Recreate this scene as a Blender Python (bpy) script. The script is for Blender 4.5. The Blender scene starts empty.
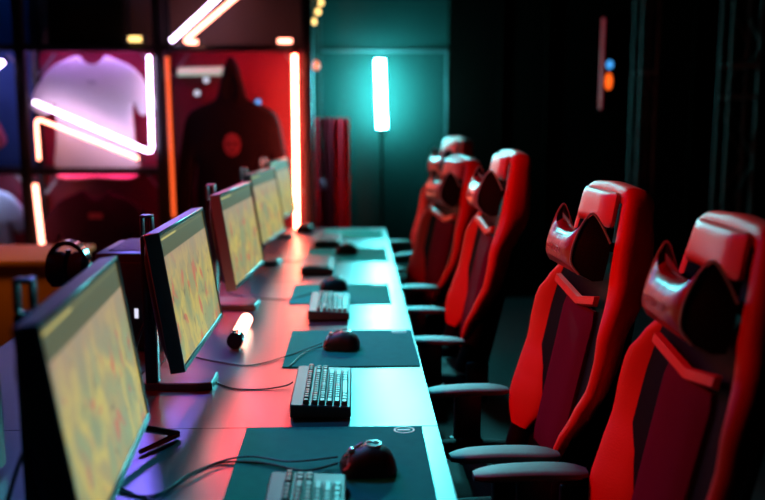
import bpy, bmesh, math, random
from mathutils import Vector, Matrix, noise
random.seed(4)
S = bpy.context.scene
COL = S.collection
R = math.radians

# ---------------------------------------------------------------- camera
FPX, CX, CY = 890.0, 382.5, 250.0
YAW, PITCH = R(1.77), R(8.81)
CAM = Vector((0, 0, 1.5))
cd = bpy.data.cameras.new('camera'); cam = bpy.data.objects.new('camera', cd); COL.objects.link(cam)
cd.sensor_width = 36; cd.lens = 36 * FPX / 765
cam.location = CAM; cam.rotation_euler = (R(90) - PITCH, 0, -YAW)
cd.clip_start = .05
cd.dof.use_dof = True; cd.dof.focus_distance = 2.35; cd.dof.aperture_fstop = 1.5
S.camera = cam
_F = Vector((math.sin(YAW)*math.cos(PITCH), math.cos(YAW)*math.cos(PITCH), -math.sin(PITCH)))
_R = Vector((math.cos(YAW), -math.sin(YAW), 0)); _U = _R.cross(_F)
def at(px, py, Y):
    """point of the place seen at a pixel, at distance Y down the room"""
    d = _F + _R*((px-CX)/FPX) - _U*((py-CY)/FPX)
    return CAM + d*(Y/d.y)

S.view_settings.view_transform = 'Standard'
S.view_settings.look = 'None'
S.view_settings.gamma = 1
S.view_settings.exposure = 0.0
w = bpy.data.worlds.new('world'); S.world = w; w.use_nodes = True
w.node_tree.nodes['Background'].inputs[0].default_value = (0.012, 0.003, 0.003, 1)
w.node_tree.nodes['Background'].inputs[1].default_value = 0.3

# ---------------------------------------------------------------- materials
def mat(name, col, rough=.5, metal=0, coat=0, bump=0, bscale=60, var=0, vscale=8, emis=None, estr=0, spec=.5):
    m = bpy.data.materials.new(name); m.use_nodes = True
    nt = m.node_tree; b = nt.nodes['Principled BSDF']
    b.inputs['Base Color'].default_value = (*col, 1)
    b.inputs['Roughness'].default_value = rough
    b.inputs['Metallic'].default_value = metal
    b.inputs['Coat Weight'].default_value = coat
    b.inputs['Coat Roughness'].default_value = .15
    b.inputs['Specular IOR Level'].default_value = spec
    tc = nt.nodes.new('ShaderNodeTexCoord')
    if var:
        n = nt.nodes.new('ShaderNodeTexNoise'); n.inputs['Scale'].default_value = vscale; n.inputs['Detail'].default_value = 4
        nt.links.new(tc.outputs['Object'], n.inputs['Vector'])
        mr = nt.nodes.new('ShaderNodeMapRange'); mr.inputs[3].default_value = 1-var; mr.inputs[4].default_value = 1+var
        nt.links.new(n.outputs['Fac'], mr.inputs[0])
        mx = nt.nodes.new('ShaderNodeVectorMath'); mx.operation = 'SCALE'; mx.inputs[0].default_value = col
        nt.links.new(mr.outputs[0], mx.inputs['Scale']); nt.links.new(mx.outputs[0], b.inputs['Base Color'])
    if bump:
        n = nt.nodes.new('ShaderNodeTexNoise'); n.inputs['Scale'].default_value = bscale; n.inputs['Detail'].default_value = 3
        nt.links.new(tc.outputs['Object'], n.inputs['Vector'])
        bp = nt.nodes.new('ShaderNodeBump'); bp.inputs['Strength'].default_value = bump; bp.inputs['Distance'].default_value = .01
        nt.links.new(n.outputs['Fac'], bp.inputs['Height']); nt.links.new(bp.outputs[0], b.inputs['Normal'])
    if emis:
        b.inputs['Emission Color'].default_value = (*emis, 1); b.inputs['Emission Strength'].default_value = estr
    return m
def glow(name, col, s): return mat(name, (.02, .02, .02), .4, emis=col, estr=s)

M = {}
M['desk'] = mat('desk laminate', (.030, .032, .055), .29, bump=.05, bscale=260, var=.06, vscale=5, spec=1.0)
M['deskedge'] = mat('desk edge', (.02, .02, .025), .5)
M['blackmetal'] = mat('black metal', (.012, .012, .014), .4, .3)
M['black'] = mat('black plastic', (.012, .012, .013), .38, bump=.05, bscale=400)
M['blackgloss'] = mat('gloss black plastic', (.012, .012, .014), .16, coat=.3)
M['bezel'] = mat('monitor bezel plastic', (.11, .125, .13), .35)
M['rubber'] = mat('rubber', (.008, .008, .008), .85, spec=.1)
M['redpu'] = mat('red leather', (.66, .008, .006), .45, spec=.3, bump=.18, bscale=320, var=.06)
M['redpad'] = mat('red headrest leather', (.66, .05, .05), .42, coat=.08, bump=.15, bscale=320)
M['blackpu'] = mat('black leather', (.003, .0025, .003), .6, bump=.2, bscale=320, spec=.08)
M['suede'] = mat('dark plum fabric', (.10, .002, .024), .9, bump=.3, bscale=500, var=.12, spec=.05)
M['pillowred'] = mat('dark red pillow leather', (.30, .012, .025), .34, coat=.15, bump=.35, bscale=26)
M['piping'] = mat('highlight grey piping', (.35, .38, .42), .25)  # pale blue-grey colour stands in for the highlights along the pillow edges
M['armpad'] = mat('arm pad rubber', (.10, .12, .12), .5, bump=.2, bscale=300)
M['thread'] = mat('embroidery thread', (.6, .25, .25), .6)
M['pad'] = mat('mouse mat cloth', (.002, .30, .27), .9, bump=.3, bscale=900, var=.15, vscale=30, spec=.12)
M['padlogo'] = mat('mat print', (.45, .55, .55), .5)
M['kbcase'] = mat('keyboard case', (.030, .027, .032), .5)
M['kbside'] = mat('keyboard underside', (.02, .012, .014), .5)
M['key'] = mat('keycap', (.085, .08, .09), .36)
M['keypale'] = mat('pale keycap', (.3, .3, .32), .38)
M['keyred'] = mat('red keycap', (.5, .02, .03), .38)
M['mouse'] = mat('mouse shell', (.007, .005, .006), .5, spec=.25)
M['mousetrim'] = mat('mouse trim', (.4, .42, .42), .25, .4)
M['mouseled'] = glow('mouse light strip', (1, .04, .05), .12)
M['cable'] = mat('cable', (.01, .01, .012), .45)
M['wallb'] = mat('dark painted wall', (.007, .020, .018), .8, bump=.2, bscale=14, var=.15, vscale=2, spec=.1)
M['walldark'] = mat('black wall', (.0035, .0018, .0015), .95, var=.1, spec=.0)
M['floor'] = mat('dark floor', (.008, .006, .007), .6, spec=.2, bump=.15, bscale=30)
M['trim'] = mat('wall trim', (.035, .045, .045), .5)
M['truss'] = mat('darkened truss metal', (.022, .020, .020), .6, spec=.2)  # darkened, the dimness of the towers is put into the colour
M['alu'] = mat('lightened aluminium', (.30, .31, .31), .4, .5)
M['white'] = mat('white cotton', (.78, .76, .8), .9, bump=.9, bscale=7)
M['pinkc'] = mat('pink cotton', (.75, .18, .3), .9, bump=.8, bscale=7)
M['bluec'] = mat('pale blue cotton', (.5, .62, .8), .9, bump=.8, bscale=7)
M['blackc'] = mat('black cotton', (.010, .005, .008), .95, spec=.1, bump=.9, bscale=7)
M['blackc2'] = mat('maroon black cotton', (.03, .006, .018), .95, spec=.1, bump=.9, bscale=7)
M['print'] = mat('red print', (.35, .04, .07), .7)
M['printgrey'] = mat('grey print', (.35, .33, .4), .7)
M['bayred'] = mat('red backing board', (.17, .004, .026), .55, var=.25, vscale=3)
M['bayblue'] = mat('blue backing cloth', (.02, .10, .28), .75, var=.3, vscale=4)
M['baybrown'] = mat('brown backing board', (.12, .04, .025), .6, var=.3, vscale=3)
M['rack'] = mat('black rack steel', (.010, .008, .010), .35)
M['curtain'] = mat('red curtain', (.22, .004, .010), .95, spec=.05)
M['orange'] = mat('orange counter laminate', (.55, .15, .008), .6, var=.12, vscale=4)
M['cyantube'] = glow('cyan tube', (.12, .93, 1), 330)
M['pinkneon'] = glow('warm pink neon', (1, .30, .20), 8)
M['rednneon'] = glow('red neon', (1, .11, .06), 95)
M['orangeneon'] = glow('orange neon', (1, .11, .02), 1.3)
M['whiteneon'] = glow('white violet neon', (.80, .58, 1), 13)
M['violetstrip'] = glow('violet strip', (.62, .28, 1), 34)
M['redstrip'] = glow('red strip', (1, .03, .16), 30)
M['bulb'] = glow('warm bulb', (1, .62, .18), 3.0)
M['blueled'] = glow('blue led', (.06, .4, 1), 1.2)
M['orangeled'] = glow('orange led', (1, .12, .01), 1.6)
M['pinkbar'] = glow('dim pink bar', (.5, .04, .07), .32)
M['rod'] = glow('red light stick', (1, .33, .22), 14)
M['whiteglow'] = glow('white pin light', (.8, .8, 1), 1.0)
M['oldtube'] = mat('weakly glowing white tube', (.65, .75, .7), .3, emis=(.55, .8, .7), estr=.5)  # pale tube with a weak glow put into the material

def screen_mat(name, seed):
    m = bpy.data.materials.new(name); m.use_nodes = True
    nt = m.node_tree; L = nt.links; N = nt.nodes; b = N['Principled BSDF']
    b.inputs['Base Color'].default_value = (.01, .01, .01, 1); b.inputs['Roughness'].default_value = .5; b.inputs['Specular IOR Level'].default_value = .12
    uv = N.new('ShaderNodeUVMap'); sep = N.new('ShaderNodeSeparateXYZ'); L.new(uv.outputs[0], sep.inputs[0])
    mp = N.new('ShaderNodeMapping'); mp.inputs['Location'].default_value = (seed*3.1, seed*1.7, 0); mp.inputs['Scale'].default_value = (1.5, .55, 1)
    L.new(uv.outputs[0], mp.inputs[0])
    def nz(scale, det=4, dist=.25):
        n = N.new('ShaderNodeTexNoise'); n.inputs['Scale'].default_value = scale; n.inputs['Detail'].default_value = det
        n.inputs['Distortion'].default_value = dist; L.new(mp.outputs[0], n.inputs['Vector']); return n
    def ramp(src, stops):
        r = N.new('ShaderNodeValToRGB'); e = r.color_ramp.elements
        while len(e) < len(stops): e.new(.5)
        for i, (p, c) in enumerate(stops): e[i].position = p; e[i].color = (*c, 1)
        L.new(src, r.inputs[0]); return r
    def mix(f, a, c):
        x = N.new('ShaderNodeMix'); x.data_type = 'RGBA'
        if isinstance(f, float): x.inputs[0].default_value = f
        else: L.new(f, x.inputs[0])
        for i, v in ((6, a), (7, c)):
            if isinstance(v, tuple): x.inputs[i].default_value = (*v, 1)
            else: L.new(v, x.inputs[i])
        return x.outputs[2]
    base = ramp(nz(3.2).outputs['Fac'], [(.36, (.28, .30, .15)), (.44, (.46, .38, .13)), (.50, (.60, .47, .12)), (.57, (.42, .32, .13)), (.65, (.30, .32, .16))])
    pinkm = ramp(nz(8, 3, .4).outputs['Fac'], [(.60, (0, 0, 0)), (.66, (.85, .85, .85))])
    c = mix(pinkm.outputs[0], base.outputs[0], (.60, .14, .08))
    grm = ramp(nz(6.3, 3, .5).outputs['Fac'], [(.55, (0, 0, 0)), (.66, (.8, .8, .8))])
    c = mix(grm.outputs[0], c, (.30, .35, .16))
    dk = ramp(nz(13, 4, .6).outputs['Fac'], [(.60, (0, 0, 0)), (.72, (.7, .7, .7))])
    c = mix(dk.outputs[0], c, (.17, .12, .07))
    # towards the top the picture fades to a beige pink sky
    sky = ramp(sep.outputs['Y'], [(.50, (0, 0, 0)), (.84, (.75, .75, .75))])
    c = mix(sky.outputs[0], c, (.42, .27, .19))
    # dark olive band along the top, with a thin bright line
    bar = ramp(sep.outputs['Y'], [(.835, (0, 0, 0)), (.842, (1, 1, 1))])
    c = mix(bar.outputs[0], c, (.11, .105, .05))
    l1 = ramp(sep.outputs['Y'], [(.957, (0, 0, 0)), (.962, (1, 1, 1)), (.972, (1, 1, 1)), (.977, (0, 0, 0))])
    l2 = ramp(sep.outputs['X'], [(.02, (1, 1, 1)), (.30, (1, 1, 1)), (.34, (.1, .1, .1))])
    mm = N.new('ShaderNodeMath'); mm.operation = 'MULTIPLY'; L.new(l1.outputs[0], mm.inputs[0]); L.new(l2.outputs[0], mm.inputs[1])
    c = mix(mm.outputs[0], c, (.62, .50, .14))
    L.new(c, b.inputs['Emission Color']); b.inputs['Emission Strength'].default_value = .92
    return m

# ---------------------------------------------------------------- mesh helpers
def link(o, parent=None):
    COL.objects.link(o)
    if parent: o.parent = parent
    return o
def obj(name, bm, m, parent=None, smooth=True, loc=None):
    me = bpy.data.meshes.new(name); bm.normal_update(); bm.to_mesh(me); bm.free()
    ms = m if isinstance(m, (list, tuple)) else [m]
    for x in ms: me.materials.append(x)
    if smooth:
        me.polygons.foreach_set('use_smooth', [True]*len(me.polygons))
        try: me.set_sharp_from_angle(angle=R(38))
        except Exception: pass
    o = bpy.data.objects.new(name, me)
    if loc: o.location = loc
    return link(o, parent)
def tag(o, label=None, cat=None, group=None, kind=None):
    if label: o['label'] = label
    if cat: o['category'] = cat
    if group: o['group'] = group
    if kind: o['kind'] = kind
    return o
def thing(name, label, cat, loc=(0, 0, 0), rz=0, group=None):
    o = bpy.data.objects.new(name, None); link(o); o.location = loc; o.rotation_euler = (0, 0, rz)
    o.empty_display_size = .05
    return tag(o, label, cat, group)
def children(o): return [c for c in list(COL.objects) if c.parent is o]
def copy_tree(o, parent=None):
    c = o.copy(); COL.objects.link(c); c.parent = parent
    for ch in children(o): copy_tree(ch, c)
    return c
def nb(): return bmesh.new()
def box(bm, x0, x1, y0, y1, z0, z1, bev=0, seg=2, mi=0, mtx=None):
    r = bmesh.ops.create_cube(bm, size=1)['verts']
    for v in r: v.co = Vector(((x0+x1)/2 + v.co.x*(x1-x0), (y0+y1)/2 + v.co.y*(y1-y0), (z0+z1)/2 + v.co.z*(z1-z0)))
    fs = set(f for v in r for f in v.link_faces); vs = list(r)
    for f in fs: f.material_index = mi
    if bev:
        es = list(set(e for v in r for e in v.link_edges))
        g = bmesh.ops.bevel(bm, geom=es, offset=bev, segments=seg, profile=.5, affect='EDGES')
        vs = list(set(g['verts']) | set(v for v in vs if v.is_valid))
        for f in g['faces']: f.material_index = mi
    if mtx: bmesh.ops.transform(bm, matrix=mtx, verts=[v for v in vs if v.is_valid])
    return vs
def rings(bm, secs, cap=True, closed=True, mi=0):
    vv = [[bm.verts.new(p) for p in s] for s in secs]
    n = len(secs[0])
    for a, b in zip(vv, vv[1:]):
        for i in range(n if closed else n-1):
            f = bm.faces.new((a[i], a[(i+1) % n], b[(i+1) % n], b[i])); f.material_index = mi
    if cap:
        f = bm.faces.new(list(reversed(vv[0]))); f.material_index = mi
        f = bm.faces.new(vv[-1]); f.material_index = mi
    return vv
def fix(bm): bmesh.ops.recalc_face_normals(bm, faces=bm.faces[:]); return bm
def tube(bm, pts, r, n=8, mi=0):
    pts = [Vector(p) for p in pts]; secs = []
    rr = r if isinstance(r, (list, tuple)) else [r]*len(pts)
    prev = None
    for i, p in enumerate(pts):
        t = (pts[min(i+1, len(pts)-1)] - pts[max(i-1, 0)]).normalized()
        if prev is None:
            a = t.cross(Vector((0, 0, 1)))
            if a.length < .1: a = t.cross(Vector((0, 1, 0)))
        else: a = prev - t*prev.dot(t)
        a.normalize(); prev = a; b = t.cross(a)
        secs.append([p + (a*math.cos(2*math.pi*k/n) + b*math.sin(2*math.pi*k/n))*rr[i] for k in range(n)])
    rings(bm, secs, mi=mi)
def smooth_path(pts, k=8):
    pts = [Vector(p) for p in pts]; P = [pts[0]] + pts + [pts[-1]]; out = []
    for i in range(1, len(P)-2):
        for j in range(k):
            t = j/k; a, b, c, d = P[i-1], P[i], P[i+1], P[i+2]
            out.append(.5*((2*b) + (c-a)*t + (2*a-5*b+4*c-d)*t*t + (3*b-a-3*c+d)*t**3))
    out.append(pts[-1]); return out
def cyl(bm, c, r, h, n=24, axis='z', r2=None, mi=0):
    c = Vector(c); r2 = r if r2 is None else r2
    def P(a, rad, t):
        u, v = rad*math.cos(a), rad*math.sin(a)
        return c + {'z': Vector((u, v, t)), 'x': Vector((t, u, v)), 'y': Vector((u, t, v))}[axis]
    rings(bm, [[P(2*math.pi*k/n, rr, t) for k in range(n)] for rr, t in ((r, 0), (r2, h))], mi=mi)
def lathe(bm, prof, c=(0, 0, 0), n=24):
    c = Vector(c)
    rings(bm, [[c + Vector((r*math.cos(2*math.pi*k/n), r*math.sin(2*math.pi*k/n), z)) for k in range(n)] for r, z in prof])
def interp(tab, h):
    if h <= tab[0][0]: return tab[0][1:]
    for a, b in zip(tab, tab[1:]):
        if h <= b[0]:
            t = (h-a[0])/(b[0]-a[0]); t = t*t*(3-2*t)*.5 + t*.5
            return tuple(x+(y-x)*t for x, y in zip(a[1:], b[1:]))
    return tab[-1][1:]
def struct(name, bm, m, smooth=False): return tag(obj(name, fix(bm), m, None, smooth), kind='structure')
def slab(name, x0, x1, y0, y1, z0, z1, m):
    b = nb(); box(b, x0, x1, y0, y1, z0, z1); return struct(name, b, m)

# ---------------------------------------------------------------- room
YB = 7.15
slab('floor', -4.2, 4.2, -1.6, YB+.1, -.1, 0, M['floor'])
slab('ceiling', -4.2, 4.2, -1.6, YB+.1, 3.3, 3.4, M['walldark'])
slab('wall_back', -4.2, 4.2, YB, YB+.1, 0, 3.3, M['wallb'])
slab('wall_left', -4.2, -4.1, -1.6, YB, 0, 3.3, M['walldark'])
slab('wall_right', 4.1, 4.2, -1.6, YB, 0, 3.3, M['walldark'])
slab('wall_front', -4.2, 4.2, -1.6, -1.5, 0, 3.3, M['walldark'])
slab('wall_back_dark_sheet', at(449, 50, YB-.05).x, 4.1, YB-.05, YB-.001, 0, 3.3, M['walldark'])  # dark sheet added so the cyan glow dies out on this side
a = at(447, 50, YB-.02)
b = nb(); box(b, a.x-.008, a.x+.008, YB-.025, YB, 0.0, a.z, .003); struct('trim_1', b, M['trim'])
b = nb(); box(b, -.25, a.x-.009, YB-.025, YB, a.z-.016, a.z, .003); struct('trim_2', b, M['trim'])
for n, px in ((3, 500), (4, 545), (5, 690)):
    a = at(px, 100, YB-.02); b = nb(); box(b, a.x-.006, a.x+.006, YB-.068, YB-.0505, 0, 3.3, .003); struct('trim_%d' % n, b, M['walldark'])

# ---------------------------------------------------------------- desk
DZ = .73; XR = .203; XL = -.60; SEAM = 2.112
def desk(y0, y1, x0, x1, label, parent_name='gaming_desk', g='long gaming desks placed end to end'):
    t = thing(parent_name, label, 'desk', ((x0+x1)/2, (y0+y1)/2, 0), 0, g)
    hx, hy = (x1-x0)/2, (y1-y0)/2
    b = nb(); box(b, -hx, hx, -hy+.0008, hy-.0008, DZ-.028, DZ, .0015, 1); obj('desk_top', b, M['desk'], t, False)
    b = nb(); box(b, -hx+.06, hx-.06, -hy+.05, -hy+.08, DZ-.09, DZ-.0285); box(b, -hx+.06, hx-.06, hy-.08, hy-.05, DZ-.09, DZ-.0285)
    box(b, -hx+.06, -hx+.09, -hy+.08, hy-.08, DZ-.09, DZ-.0285); box(b, hx-.17, hx-.14, -hy+.08, hy-.08, DZ-.09, DZ-.0285)
    obj('desk_frame', b, M['blackmetal'], t, False)
    for sx in (-hx+.1, hx-.155):
        for sy in (-hy+.1, hy-.1):
            b = nb(); box(b, sx-.03, sx+.03, sy-.03, sy+.03, 0, DZ-.0905, .004); obj('leg', b, M['blackmetal'], t)
    return t
desk(.25, SEAM, XL, XR, 'pale gaming desk nearest the camera, in front of the cross seam')
desk(SEAM, 4.03, XL, XR, 'pale gaming desk in the middle of the row, with the glowing red stick on it')
desk(4.03, 5.93, XL, XR, 'pale gaming desk at the far end of the row, beside the tall neon tube')
desk(.25, SEAM, -1.18, XL-.002, 'pale desk of the opposite row behind the nearest monitor', 'opposite_desk', 'desks of the opposite row behind the monitors')
desk(SEAM, 4.03, -1.18, XL-.002, 'pale desk of the opposite row under the black computer tower and headset', 'opposite_desk', 'desks of the opposite row behind the monitors')

# ---------------------------------------------------------------- monitors
def make_monitor(first=False):
    t = thing('gaming_monitor', 'x', 'monitor')
    Wm, Hm = .60, .352; tilt = R(8.6)
    # panel frame: local +X is the viewing side; mid-height at z=0 of the panel matrix
    P = Matrix.Translation((0, 0, 1.038)) @ Matrix.Rotation(-tilt, 4, 'Y')
    b = nb()
    e = .006
    y0, y1, z0, z1 = -Wm/2, Wm/2, -Hm/2, Hm/2
    box(b, -.034, .004, y0, y0+.009, z0, z1, .002, 1, 0, P)
    box(b, -.034, .004, y1-.009, y1, z0, z1, .002, 1, 0, P)
    box(b, -.034, .004, y0+.0085, y1-.0085, z1-.010, z1, .002, 1, 0, P)
    box(b, -.034, .004, y0+.0085, y1-.0085, z0, z0+.016, .002, 1, 0, P)
    obj('bezel', fix(b), M['bezel'], t)
    # rear housing, bulging
    b = nb(); secs = []
    for k, (dx, s) in enumerate(((-.0345, .992), (-.042, .975), (-.055, .88), (-.067, .62), (-.070, .45))):
        ring = []
        for i in range(32):
            a = 2*math.pi*i/32; c, s_ = math.cos(a), math.sin(a)
            n = 8 - k*1.2
            r = (abs(c)**n+abs(s_)**n)**(-1/n)
            ring.append(P @ Vector((dx, c*r*Wm/2*s, s_*r*Hm/2*s)))
        secs.append(ring)
    rings(b, secs); obj('rear_housing', fix(b), M['black'], t)
    # screen
    b = nb(); uvl = b.loops.layers.uv.new('UVMap')
    cs = [(y0+.009, z0+.016), (y1-.009, z0+.016), (y1-.009, z1-.010), (y0+.009, z1-.010)]
    bx = box(b, -.004, 0, y0+.0088, y1-.0088, z0+.0158, z1-.0098)
    b.faces.ensure_lookup_table()
    for f in b.faces:
        for l in f.loops:
            l[uvl].uv = ((l.vert.co.y-cs[0][0])/(cs[1][0]-cs[0][0]), (l.vert.co.z-cs[0][1])/(cs[2][1]-cs[0][1]))
    bmesh.ops.transform(b, matrix=P, verts=b.verts[:])
    obj('screen', b, SCR[0], t, False)
    # stand: pillar with a carrying loop on top, flat plate
    b = nb()
    box(b, -.140, -.105, -.022, .022, DZ+.018, 1.165, .006)
    box(b, -.106, -.070, -.045, .045, .98, 1.08, .006)
    pl = obj('stand_pillar', fix(b), M['blackgloss'], t)
    b = nb()
    box(b, -.139, -.132, -.016, .016, 1.1655, 1.215, .002); box(b, -.113, -.106, -.016, .016, 1.1655, 1.215, .002)
    box(b, -.139, -.106, -.016, .016, 1.2155, 1.223, .002)
    obj('carry_loop', fix(b), M['bezel'], pl)
    b = nb()
    secs = []
    for z, g in ((DZ+.001, 0), (DZ+.019, 0), (DZ+.022, .004)):
        ring = [Vector((-.17+g, -.02+g, z)), Vector((.0, -.03+g, z)), Vector((.045-g, -.02+g, z)), Vector((.045-g, .09-g, z)), Vector((.0, .13-g, z)), Vector((-.17+g, .13-g, z))]
        secs.append(ring)
    rings(b, secs); obj('stand_base', fix(b), M['bezel'], t, False)
    b = nb(); tube(b, smooth_path([(-.136, .0, .93), (-.17, .02, .85), (-.20, .06, .755), (-.165, .16, .737)], 6), .004, 6)
    obj('power_cable', fix(b), M['cable'], t)
    return t
SCR = [screen_mat('game screen %d' % i, i*1.37+.4) for i in range(5)]
mon = make_monitor()
spots = [(-.437, 1.505, 4.6, 'nearest gaming monitor, cut by the left edge, showing a yellow game picture'),
         (-.448, 2.44, -.5, 'second gaming monitor from the camera, beside the glowing red stick'),
         (-.437, 3.46, -4, 'third gaming monitor from the camera, middle one of the row of five'),
         (-.436, 4.49, -6, 'fourth gaming monitor from the camera, just left of the tall red neon tube'),
         (-.440, 5.48, -6, 'farthest gaming monitor, a narrow strip mostly hidden behind the fourth')]
mons = []
for i, (x, y, a, lb) in enumerate(spots):
    o = mon if i == 0 else copy_tree(mon)
    o.location = (x, y, 0); o.rotation_euler = (0, 0, R(-a) * -1 if False else R(a)); o['label'] = lb; o['group'] = 'gaming monitors along the desk'
    mons.append(o)
    if i:
        for c in children(o):
            if c.name.startswith('screen'):
                c.data = c.data.copy(); c.data.materials[0] = SCR[i]
# extra leg of the nearest stand, with its desk reflection built as a tube
b = nb()
tube(b, [(-.12, .0, .90), (-.0865, .401, .825), (.055, .537, DZ+.012)], [.010, .010, .008], 8)
tube(b, [(.055, .537, DZ+.010), (-.018, .439, DZ+.008)], [.008, .006], 8)  # this tube stands in for the leg's reflection in the desk
obj('stand_leg_with_reflection', fix(b), M['blackgloss'], mon)

# ---------------------------------------------------------------- mouse mats
def rrect(x0, x1, y0, y1, r, n=5):
    out = []
    for cx_, cy_, a0 in ((x1-r, y1-r, 0), (x0+r, y1-r, 90), (x0+r, y0+r, 180), (x1-r, y0+r, 270)):
        for k in range(n+1):
            a = R(a0+90*k/n); out.append((cx_+r*math.cos(a), cy_+r*math.sin(a)))
    return out
mats_ = [(-.268, .162, 1.66, 2.104, 'dark green mouse mat nearest the camera under the first keyboard', 0),
         (-.225, .198, 2.632, 3.088, 'dark green mouse mat beyond the second keyboard, flush with the desk edge', 0),
         (-.272, .146, 3.535, 3.945, 'mouse mat under the third keyboard, middle one of the row of mats', 0),
         (-.262, .170, 4.58, 5.03, 'mouse mat under the fourth mouse, second from the far end', 0),
         (-.20, .172, 5.42, 5.86, 'mouse mat at the far end of the desks', 0)]
for x0, x1, y0, y1, lb, rz in mats_:
    t = thing('mouse_mat', lb, 'mouse mat', ((x0+x1)/2, (y0+y1)/2, DZ+.0005), 0, 'mouse mats along the desk')
    hx, hy = (x1-x0)/2, (y1-y0)/2
    b = nb(); rings(b, [[Vector((p[0], p[1], z)) for p in rrect(-hx, hx, -hy, hy, .006)] for z in (0, .003)])
    obj('mat_cloth', fix(b), M['pad'], t, False)
    # round printed mark with a bar, at the far right corner
    b = nb(); c = Vector((hx-.045, hy-.028, 0))
    n = 32
    for ro, ri in ((.026, .0215),):
        secs = [[c+Vector((r_*math.cos(2*math.pi*k/n)*1.0, r_*math.sin(2*math.pi*k/n)*.85, z)) for k in range(n)] for r_, z in ((ro, .0031), (ro, .0038), (ri, .0038), (ri, .0031))]
        rings(b, secs, cap=False)
    box(b, c.x-.016, c.x+.014, c.y-.004, c.y+.005, .0031, .0037)
    obj('printed_mark', fix(b), M['padlogo'], t, False)

# ---------------------------------------------------------------- keyboards
def key_mesh(ly, lx=.0165):
    b = nb(); secs = []
    for z, g in ((0, 0), (.006, .0012), (.0098, .0032)):
        secs.append([Vector((p[0], p[1], z)) for p in rrect(-lx/2+g, lx/2-g, -ly/2+g, ly/2-g, .0016, 2)])
    rings(b, secs); fix(b)
    me = bpy.data.meshes.new('key'); b.to_mesh(me); b.free(); return me
KM = {}
def add_key(parent, x, y, z, ly, m):
    k = (round(ly, 4), m)
    if k not in KM:
        KM[k] = key_mesh(ly); KM[k].materials.append(M[m])
    o = bpy.data.objects.new('key', KM[k]); link(o, parent); o.location = (x, y, z)
    o.rotation_euler = (0, R(3), 0)
def keyboard(x0, y0, lb, keys=True, rz=0, sz=(.155, .355)):
    WX, LY = sz
    t = thing('mechanical_keyboard', lb, 'keyboard', (x0+WX/2, y0+LY/2, DZ), rz, 'mechanical keyboards along the desk')
    b = nb(); hx, hy = WX/2, LY/2
    zb = .0045
    # wedge case: back (left, -x) higher than front
    def top(x): return .038 - .05*(x+hx)
    secs = []
    for z_off, g in ((None, 0), (0, 0), (0, .003)):
        ring = []
        for p in rrect(-hx+g, hx-g, -hy+g, hy-g, .006, 3):
            ring.append(Vector((p[0], p[1], zb if z_off is None else top(p[0]) - (.003 if g == 0 else 0))))
        secs.append(ring)
    rings(b, secs); fix(b)
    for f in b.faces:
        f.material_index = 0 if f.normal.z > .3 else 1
    obj('keyboard_case', b, [M['kbcase'], M['kbside']], t, False)
    b = nb()
    for sx in (-hx+.015, hx-.02):
        for sy in (-hy+.02, hy-.02): box(b, sx-.008, sx+.008, sy-.012, sy+.012, .0034, .0048)
    obj('rubber_foot', fix(b), M['rubber'], t, False)
    if keys:
        pitch = .019; rnd = random.Random(int(y0*100))
        rows = [(-hx+0.040, [1]*16), (-hx+0.062, [1]*13+[2]+[1]*3), (-hx+0.081, [1.5]+[1]*12+[1.5]+[1]*3), (-hx+0.100, [1.75]+[1]*11+[2.25]),
                (-hx+0.119, [2.25]+[1]*10+[2.75]), (-hx+0.138, [1.25]*3+[6.25]+[1.25]*4)]
        # user sits at +x facing -x: the left end of each row is the near (-y) end
        for ri, (kx, ws) in enumerate(rows):
            yy = -hy+.010
            gap = 0
            for ki, u in enumerate(ws):
                if ri == 0 and ki in (1, 5, 9, 13): yy += .008
                if ri in (1, 2) and ki == len(ws)-3: yy += .004
                ly = u*pitch-.0022
                if yy+u*pitch > hy-.004: break
                m = 'key'
                q = rnd.random()
                if q < .04: m = 'keypale'
                elif q < .10: m = 'keyred'
                add_key(t, kx, yy+u*pitch/2, top(kx)+.001, ly, m); yy += u*pitch
    else:
        b = nb()
        for ri in range(6):
            kx = -hx+.030+ri*.0195; yy = -hy+.01
            while yy+.019 < hy-.004:
                box(b, kx-.008, kx+.008, yy+.001, yy+.0175, top(kx)+.0006, top(kx)+.0100, .0015, 1); yy += .019
        tag(obj('keycaps', fix(b), M['key'], t, False), kind=None)
    return t
keyboard(-.176, 1.395, 'nearest keyboard, cut by the bottom edge, lying on the first mouse mat')
keyboard(-.168, 2.170, 'second keyboard from the camera, between the desk seam and the second mat')
kb3 = keyboard(-.178, 3.235, 'third keyboard from the camera, teal lit, in front of the third mouse')
kb4 = keyboard(-.262, 4.19, 'fourth keyboard from the camera, at the orange reflection of the neon', False)
kb5 = keyboard(-.235, 5.05, 'farthest keyboard, a dark sliver behind the fourth keyboard', False)
kb3.location.z = DZ+.0035; kb5.location.z = DZ+.0005

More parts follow.
